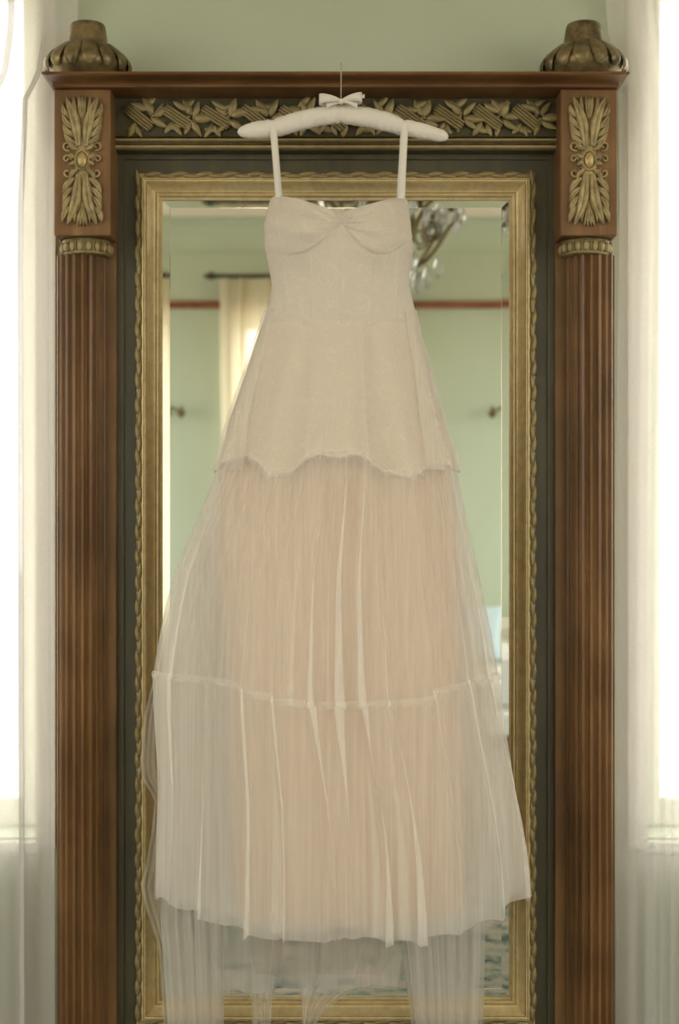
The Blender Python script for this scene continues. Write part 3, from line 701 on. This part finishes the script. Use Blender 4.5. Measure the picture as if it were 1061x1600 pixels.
# lace upper skirt --------------------------------------------------------
s1 = front_rows(th, SEAM1, 728, 725.0)
pf = phase(q, 13, 1.0, 8); af = amp(q, 9, .3)
lace_d = lambda v, pf, af: (.0015 + (.0015 + .0100*v)*af*np.sin(pf + .3*v), .005*v*af*np.cos(pf))
shell('lace_skirt', M_lace, np.full(n, 503.0), s1 + 3, 60, n, th, lambda v: lace_d(v, pf, af), 1.0, 1.0)
def hip_drape(t0, t1):
    nn_, nv_ = 70, 40; tt = np.linspace(t0, t1, nn_); X = []
    for j in range(nv_):
        v = j/(nv_-1); py = np.full(nn_, 480 + (734 - 480)*v); f = .6 + .4*v
        mid_ = (t0 + t1)/2; th_ = mid_ + (tt - mid_)*f
        x, y, z = shell_points(th_, py, 1.0, 1.0, .0042 + .0035*v + .0025*v*np.sin((tt - t0)*9 + 2*v), 0.0); X.append(np.stack([x, y, z], -1))
    X = np.concatenate(X); i = np.arange(nn_-1); j = np.arange(nv_-1)[:, None]*nn_; a = (j+i).ravel()
    me = bpy.data.meshes.new('hip_drape'); me.from_pydata(X.tolist(), [], np.stack([a, a+1, a+1+nn_, a+nn_], -1).tolist()); me.update()
    link('hip_drape', me, M_tulle2, dr, True, 180)
hip_drape(-.80, .35); hip_drape(PI - .35, PI + .75)
# tulle tiers --------------------------------------------------------------
n = 2200; th, q = arc_theta(n)
s1 = front_rows(th, SEAM1, 728, 725.0); s2 = front_rows(th, SEAM2, 1066, 1075.0); hm = front_rows(th, HEM, 1440, 1440.0)
def tier(name, mat, t_, b_, nv, nc, nf, seed, ac_, bc_, af_, ks, kd, base=0.0, step=0.0, start=.15, follow=(0.0, 0.0)):
    pc = phase(q, nc, 1.0, seed); pf = phase(q, nf, .8, seed+1); aa = amp(q, seed+2, .35); ab = amp(q, seed+3, .3)
    bot_ = b_ + step*(amp(q, seed + 9, -1, 1, 70) + .5*np.tanh(2*np.sin(pc + .9))*aa)
    def disp(v):
        g = start + (1-start)*v**.8; fine = 1 - .55*v
        w_ = (1-v)**1.6; return (base + w_*follow[0] + g*ac_*aa*np.sin(pc + .5*v) + af_*fine*ab*np.sin(pf + .4*v), w_*follow[1] + g*bc_*aa*np.cos(pc + .5*v) + af_*fine*.9*np.cos(pf + .4*v))
    shell(name, mat, t_, bot_, nv, n, th, disp, ks, kd); return disp(1.0)
b1 = lace_d(1.0, phase(q, 13, 1.0, 8), amp(q, 9, .3))
t1_edge = tier('tulle_tier', M_tulle, s1, s2, 48, 23, 96, 21, .0070, .0190, .0013, .985, 1.0, .0015, follow=b1)
tier('tulle_tier', M_tulle2, s1, s2 + 4, 44, 19, 80, 41, .0065, .0200, .0012, .955, .93, follow=b1)
tier('tulle_tier', M_tulle, s2, hm, 52, 22, 92, 61, .0090, .0240, .0013, .985, 1.0, .003, 3.5, follow=t1_edge)
tier('tulle_tier', M_tulle2, s2, hm - 8, 48, 18, 76, 81, .0085, .0250, .0012, .955, .92, .003, 5.0)
# gathered ruffles that cover the two seams
def ruffle(rows, h0_, h1_, seed, ks, wob, br, bt):
    pf = phase(q, 150, .9, seed); aa = amp(q, seed+1, .2, 1, 30); pw = phase(q, 30, 1, seed+5)
    shell('seam_ruffle', M_ruffle, rows - h0_ - wob*aa, rows + h1_ + wob*np.sin(pw), 7, n, th, lambda v: (br + .0020 + .0018*math.sin(PI*v) + .0009*np.sin(pf), bt + .0012*np.cos(pf)), ks, 1.0)
ruffle(s1, 5, 8, 101, 1.0, 1.2, *b1)
ruffle(s2, 6, 6, 121, .985, 1.0, *t1_edge)
# train: loose back panels that hang past the front hem to the floor ---------
def panel(name, mat, lt, rt, py0, py1, y0, folds, seed, a0=.010, nu=260, nv=60, ragged=0.0):
    r = np.random.RandomState(seed); u = np.linspace(0, 1, nu); ph = TAU*folds*u + sum(r.uniform(.3, .9)*np.sin(TAU*k*u + r.uniform(0, TAU)) for k in (1, 2, 3, 5)); ph2 = TAU*folds*3.3*u + r.uniform(0, TAU)
    rag = ragged*(np.sin(ph*.5) + .6*np.sin(ph2*.37 + 2)); X = []
    for j in range(nv):
        v = j/(nv-1); py = py0 + (py1 + rag - py0)*v; g = .3 + .7*v
        l, r_ = lt(py), rt(py); uu = np.clip(u + g*.030*np.cos(ph + v)/max(1, folds/6), -.02, 1.02)
        y = y0 - .012 + g*a0*np.sin(ph + v) + .0008*np.sin(ph2); k = (y0 - .012 - CAM_Y)/F_PX
        x = (l + (r_-l)*uu - 530.5)*k; z = np.maximum(CAM_Z - (py-800)*k, .012 + .002*np.sin(ph))
        X.append(np.stack([x - DC.x, y - DC.y, z - DC.z], -1))
    X = np.concatenate(X); i = np.arange(nu-1); j = np.arange(nv-1)[:, None]*nu; a = (j+i).ravel()
    me = bpy.data.meshes.new(name); me.from_pydata(X.tolist(), [], np.stack([a, a+1, a+1+nu, a+nu], -1).tolist()); me.update()
    return link(name, me, mat, dr, True, 180)
panel('train_panel', M_tulle2, table([(1068, 238), (1120, 225), (1190, 218), (1215, 221), (1250, 242), (1300, 236), (1350, 227), (1385, 219), (1420, 227), (1480, 247), (1600, 254), (1800, 250)]),
      table([(1068, 300), (1440, 332), (1600, 334), (1800, 336)]), 1068, 1790, -.130, 3, 5, .009)
panel('train_panel', M_tulle, table([(1068, 255), (1440, 250), (1600, 262), (1800, 262)]), table([(1068, 330), (1440, 350), (1800, 350)]), 1080, 1790, -.150, 4, 6, .008)
panel('train_panel', M_tulle2, table([(1068, 640), (1440, 622), (1600, 640), (1800, 640)]), table([(1068, 770), (1300, 775), (1440, 756), (1600, 753), (1800, 752)]), 1075, 1790, -.130, 4, 7, .009)
panel('train_panel', M_tulle, table([(1068, 650), (1440, 630), (1600, 648), (1800, 650)]), table([(1068, 760), (1300, 770), (1440, 750), (1600, 746), (1800, 742)]), 1080, 1790, -.150, 5, 8, .008)
panel('train_panel', M_tulle2, table([(1068, 345), (1440, 348), (1800, 352)]), table([(1068, 660), (1440, 640), (1540, 628), (1600, 620)]), 1090, 1545, -.128, 4, 9, .006, ragged=4)
panel('train_panel', M_tulle2, table([(1068, 400), (1440, 378), (1560, 392), (1800, 402)]), table([(1068, 460), (1440, 440), (1560, 424), (1800, 418)]), 1090, 1740, -.126, 2, 10, .006, ragged=6)
panel('train_panel', M_tulle2, table([(1068, 470), (1440, 462), (1560, 470), (1600, 472), (1800, 474)]), table([(1068, 620), (1440, 600), (1540, 560), (1575, 510), (1610, 488), (1800, 480)]), 1090, 1700, -.126, 3, 13, .006)
panel('underskirt', M_under, table([(1300, 376), (1500, 388), (1560, 410)]), table([(1300, 650), (1450, 636), (1510, 600), (1560, 560)]), 1300, 1524, -.170, 2, 12, .006, ragged=1.5)

# ------------------------------------------------------------------ sheer curtains beside the mirror
def curtain(name, label, cat, mat, edge, sgn, width, y0, zt, zb, folds, seed, a=.02, b=.022, group=None, nu=520, nv=40, flare=0.0, yz=None, damp=None):
    r = np.random.RandomState(seed); u = np.linspace(0, 1, nu)
    ph = TAU*folds*u + sum(r.uniform(.4, 1.1)*np.sin(TAU*k*u + r.uniform(0, TAU)) for k in (1, 2, 3, 4, 6)); aa = .55 + .45*np.sin(TAU*2.3*u + r.uniform(0, TAU))
    o0 = Vector((edge(zb), y0, zb)); X = []
    for j in range(nv):
        v = j/(nv-1); z = zt + (zb-zt)*v; e_ = edge(z); dr_ = .5*v + .25*math.sin(2.2*v + seed)
        x = e_ + sgn*(u*width*(1 + flare*v)) + b*aa*np.cos(ph + dr_)*smooth01(u*14); y = (yz(z) if yz else y0) + (damp(z) if damp else 1)*(a*aa*np.sin(ph + dr_) + .004*np.sin(ph*2.7 + v*2))
        X.append(np.stack([x - o0.x, y - o0.y, np.full(nu, z) - o0.z], -1))
    X = np.concatenate(X); i = np.arange(nu-1); j = np.arange(nv-1)[:, None]*nu; q_ = (j+i).ravel()
    me = bpy.data.meshes.new(name); me.from_pydata(X.tolist(), [], np.stack([q_, q_+1, q_+1+nu, q_+nu], -1).tolist()); me.update()
    ob = link(name, me, mat, None, True, 180); ob.location = o0
    return tag(ob, label, cat, group)
zi = lambda pts: (lambda z: float(np.interp(z, [p_[0] for p_ in pts], [p_[1] for p_ in pts])))
SY = zi([(0, -.062), (1.85, -.062), (2.05, -.030), (2.22, -.030), (2.36, -.062), (2.63, -.075)]); SD = zi([(1.8, 1.0), (2.04, .35), (2.22, .35), (2.40, 1.0)])
curtain('sheer_curtain', 'white sheer curtain brushing the mirror block whose acanthus carving is half shaded', 'curtain', M_sheer,
        zi([(0, -.554), (2.067, -.556), (2.11, -.530), (2.2, -.517), (2.25, -.514), (2.7, -.47)]), -1, 1.10, -.062, 2.62, .015, 15, 3, nv=90, yz=SY, damp=SD)
curtain('sheer_curtain', 'white sheer curtain beside the column with the bright glossy streak', 'curtain', M_sheer,
        zi([(0, .541), (1.3, .541), (1.8, .548), (2.067, .552), (2.17, .536), (2.25, .525), (2.7, .49)]), 1, 1.10, -.062, 2.62, .015, 14, 8, nv=90, yz=SY, damp=SD)
def rod(name, label, x0, x1, y, z, ywall, group=None):
    t = thing(name, label, 'curtain rod', ((x0+x1)/2, y, z), group); w = (x1-x0)/2
    MB().tube([(-w, 0, 0), (-w*.3, 0, 0), (w*.3, 0, 0), (w, 0, 0)], .011, 12).build('pole', M_darkmetal, t, angle=50)
    for s in (-1, 1):
        MB().lathe([(.004, -.03), (.016, -.026), (.02, -.012), (.024, .004), (.016, .018), (.008, .024), (.014, .03), (.011, .036), (.003, .04)], 14).build('end_finial', M_darkmetal, t).matrix_local = Matrix.Translation((s*(w+.03), 0, 0)) @ Matrix.Rotation(s*PI/2, 4, 'Y')
        MB().tube([(s*w*.9, 0, -.012), (s*w*.9, (ywall-y)*.5, -.03), (s*w*.9, ywall-y, -.03)], .006, 8).build('bracket', M_darkmetal, t, angle=60)
    return t
rod('curtain_rod', 'dark bronze curtain rod above the sheer beside the half shaded acanthus block', -1.70, -.45, -.075, 2.63, 0)
rod('curtain_rod', 'dark bronze curtain rod above the sheer beside the glossy streaked column', .47, 1.70, -.075, 2.63, 0)

# ------------------------------------------------------------------ the room seen in the glass
yo = -ROOM_D
rod('curtain_rod', 'dark bronze curtain rod with ball ends over the cream drapes, seen in the mirror', -.68, .40, yo + .10, 2.55, yo)
curtain('cream_drape', 'cream drape glowing in the mirror, hung at the rod end with the visible ball', 'curtain', M_drape, zi([(0, -.63), (1.2, -.64), (2.0, -.655), (2.6, -.66)]), 1, .52, yo + .10, 2.545, .02, 7, 4, .022, .012, 'cream drapes over the opposite window')
curtain('cream_drape', 'cream drape reflected behind the dress bodice, hung at the hidden rod end', 'curtain', M_drape, zi([(0, .35), (2.6, .36)]), -1, .44, yo + .10, 2.545, .02, 7, 5, .022, .012, 'cream drapes over the opposite window')
# wall sconces
def sconce(x, s, label):
    t = thing('wall_sconce', label, 'sconce', (x, yo, 1.80), 'brass sconces on the opposite wall')
    MB().lathe([(.002, 0), (.035, .002), (.038, .008), (.03, .014), (.012, .02), (.002, .022)], 20).build('back_plate', M_brass, t).matrix_local = Matrix.Rotation(-PI/2, 4, 'X')
    for d in (-1, 1):
        path = [(d*.11*u, .02 + .06*math.sin(PI*u*.6), .02*math.sin(PI*u*1.2) + .01) for u in np.linspace(0, 1, 14)]
        arm = MB().tube(path, .007, 8).build('arm', M_brass, t, angle=60); ex, ey, ez = path[-1]
        MB().lathe([(.004, -.030), (.012, -.022), (.022, -.008), (.026, .006), (.018, .010), (.004, .012)], 16, (ex, ey, ez)).build('cup', M_brass, arm)
        MB().lathe([(.009, .01), (.009, .03), (.004, .036)], 10, (ex, ey, ez)).build('candle_stub', M_brass, arm)
sconce(-.985, 1, 'brass wall sconce reflected between the mirror edge and the cream drape')
sconce(.955, -1, 'brass wall sconce reflected above the white sofa')
# sofa
sf = thing('sofa', 'white upholstered sofa with beige back, reflected low beside the dress hem', 'sofa', (1.22, yo + .45, .013))
MB().box(-.78, .78, -.40, .36, .11, .24, b=.02).build('frame', M_linen, sf)
MB().box(-.78, .78, -.42, -.22, .24, .655, b=.05).build('backrest', M_beige, sf)
for s in (-1, 1):
    MB().box(min(s*.80, s*.66), max(s*.80, s*.66), -.40, .36, .24, .54, b=.04).build('arm', M_linen, sf)
    MB().box(min(s*.655, s*.005), max(s*.655, s*.005), -.22, .37, .24, .415, b=.04).build('seat_cushion', M_linen, sf)
    for yy in (-.36, .30): MB().lathe([(.012, 0), (.016, .02), (.024, .08), (.026, .112)], 12, (s*.70, yy, 0)).build('leg', M_teak, sf)
pil = MB()
pts = []
for j in range(15):
    for i in range(15):
        u, v = -1 + i/7, -1 + j/7; pts.append((u*.15*(1-.06*(1-v*v)), v*.16*(1-.06*(1-u*u)), .075*((1-u*u)*(1-v*v))**.45))
pil.grid(pts, 15, 15); pil.grid([(a_, b_, -c_) for a_, b_, c_ in pts], 15, 15)
pw = pil.build('throw_pillow', M_bluec, None, angle=180); pw.location = (.72, yo + .33, .013 + .585); pw.rotation_euler = (math.radians(72), 0, 0)
tag(pw, 'pale blue throw pillow leaning on the white sofa', 'pillow')
# rug
rg = thing('rug', 'cream rug with teal flowers reflected at the foot of the glass', 'rug', (0, -2.65, 0))
MB().box(-1.45, 1.45, -2.05, 2.05, 0, .012, b=.003).build('field', M_rug, rg, smooth=False)
bd = MB()
for (x0, x1, y0, y1) in ((-1.65, -1.45, -2.25, 2.25), (1.45, 1.65, -2.25, 2.25), (-1.45, 1.45, -2.25, -2.05), (-1.45, 1.45, 2.05, 2.25)): bd.box(x0, x1, y0, y1, 0, .0125, b=.003)
bd.build('border', M_rugedge, rg, smooth=False)
# chandelier
ch = thing('chandelier', 'brass and crystal chandelier reflected above the dress neckline', 'chandelier', (.13, -2.60, ROOM_H - .10))
MB().lathe([(.004, 0), (.07, -.004), (.075, -.02), (.05, -.045), (.015, -.055), (.004, -.06)][::-1], 24, (0, 0, .10)).build('ceiling_rose', M_brass, ch)
MB().tube([(0, 0, .05), (0, 0, -.08), (0, 0, -.24)], .006, 8).build('drop_chain', M_brass, ch)
MB().lathe([(.004, -.72), (.018, -.70), (.026, -.68), (.014, -.655), (.02, -.63), (.045, -.60), (.05, -.57), (.03, -.54), (.016, -.50), (.022, -.45), (.036, -.41), (.03, -.37), (.014, -.32), (.02, -.28), (.012, -.24), (.004, -.23)], 20).build('stem', M_brass, ch)
cr = MB().lathe([(.0005, -1.0), (.22, -.72), (.30, -.50), (.16, -.15), (.0005, 0)], 6, cap=False)
me_cr = bpy.data.meshes.new('crystal'); me_cr.from_pydata(cr.v, [], cr.f); me_cr.update(); me_cr.materials.append(M_crystal)
NA = 8
for k in range(NA):
    a = TAU*k/NA + .2; ca, sa = math.cos(a), math.sin(a)
    path = []
    for t in np.linspace(0, 1, 18):
        r = .04 + .24*t; z = -.56 - .07*math.sin(PI*t*.95) + .10*t*t; path.append((r*ca, r*sa, z))
    # curl at the arm's end
    for t in np.linspace(0, 1, 14)[1:]:
        an = -PI/2 + t*PI*1.7; rr = .034*(1-.45*t); path_r = .28 + rr*math.cos(an) + .0; z = -.455 + .034 + rr*math.sin(an); path.append((path_r*ca, path_r*sa, z - .005))
    arm = MB().tube(path, .008, 8).build('arm', M_brass, ch, angle=60)
    scr = []
    for t in np.linspace(0, 1, 20):
        an = -PI*.6 + t*PI*3.0; rr = .040*(1 - .62*t); r_ = .215 + rr*math.cos(an); scr.append((r_*ca, r_*sa, -.475 + rr*math.sin(an)))
    MB().tube(scr, .006, 8).build('scroll', M_brass, arm, angle=60)
    ex, ey = .285*ca, .285*sa
    MB().lathe([(.006, -.40), (.022, -.396), (.045, -.388), (.047, -.384), (.02, -.382), (.016, -.375), (.016, -.355), (.004, -.352)], 16, (ex, ey, 0)).build('cup', M_brass, arm)
    MB().lathe([(.010, -.36), (.010, -.27), (.008, -.265), (.012, -.25), (.013, -.235), (.008, -.215), (.001, -.20)], 10, (ex, ey, 0)).build('candle', M_candle, arm)
    for m_ in range(6):
        b_ = TAU*m_/6; r2 = .042
        share('crystal', me_cr, arm, (ex + r2*math.cos(b_), ey + r2*math.sin(b_), -.388), (0, 0, b_), (.055, .055, .07 + .035*(m_ % 2)))
    for (rr, zz, ln) in ((.24, -.57, .09), (.20, -.60, .10), (.16, -.62, .08), (.12, -.62, .10), (.075, -.58, .10)):
        share('crystal', me_cr, arm, (rr*ca, rr*sa, zz), (0, 0, a), (.06, .06, ln))
for m_ in range(10):
    b_ = TAU*m_/10; share('crystal', me_cr, ch, (.046*math.cos(b_), .046*math.sin(b_), -.60), (0, 0, b_), (.05, .05, .09))
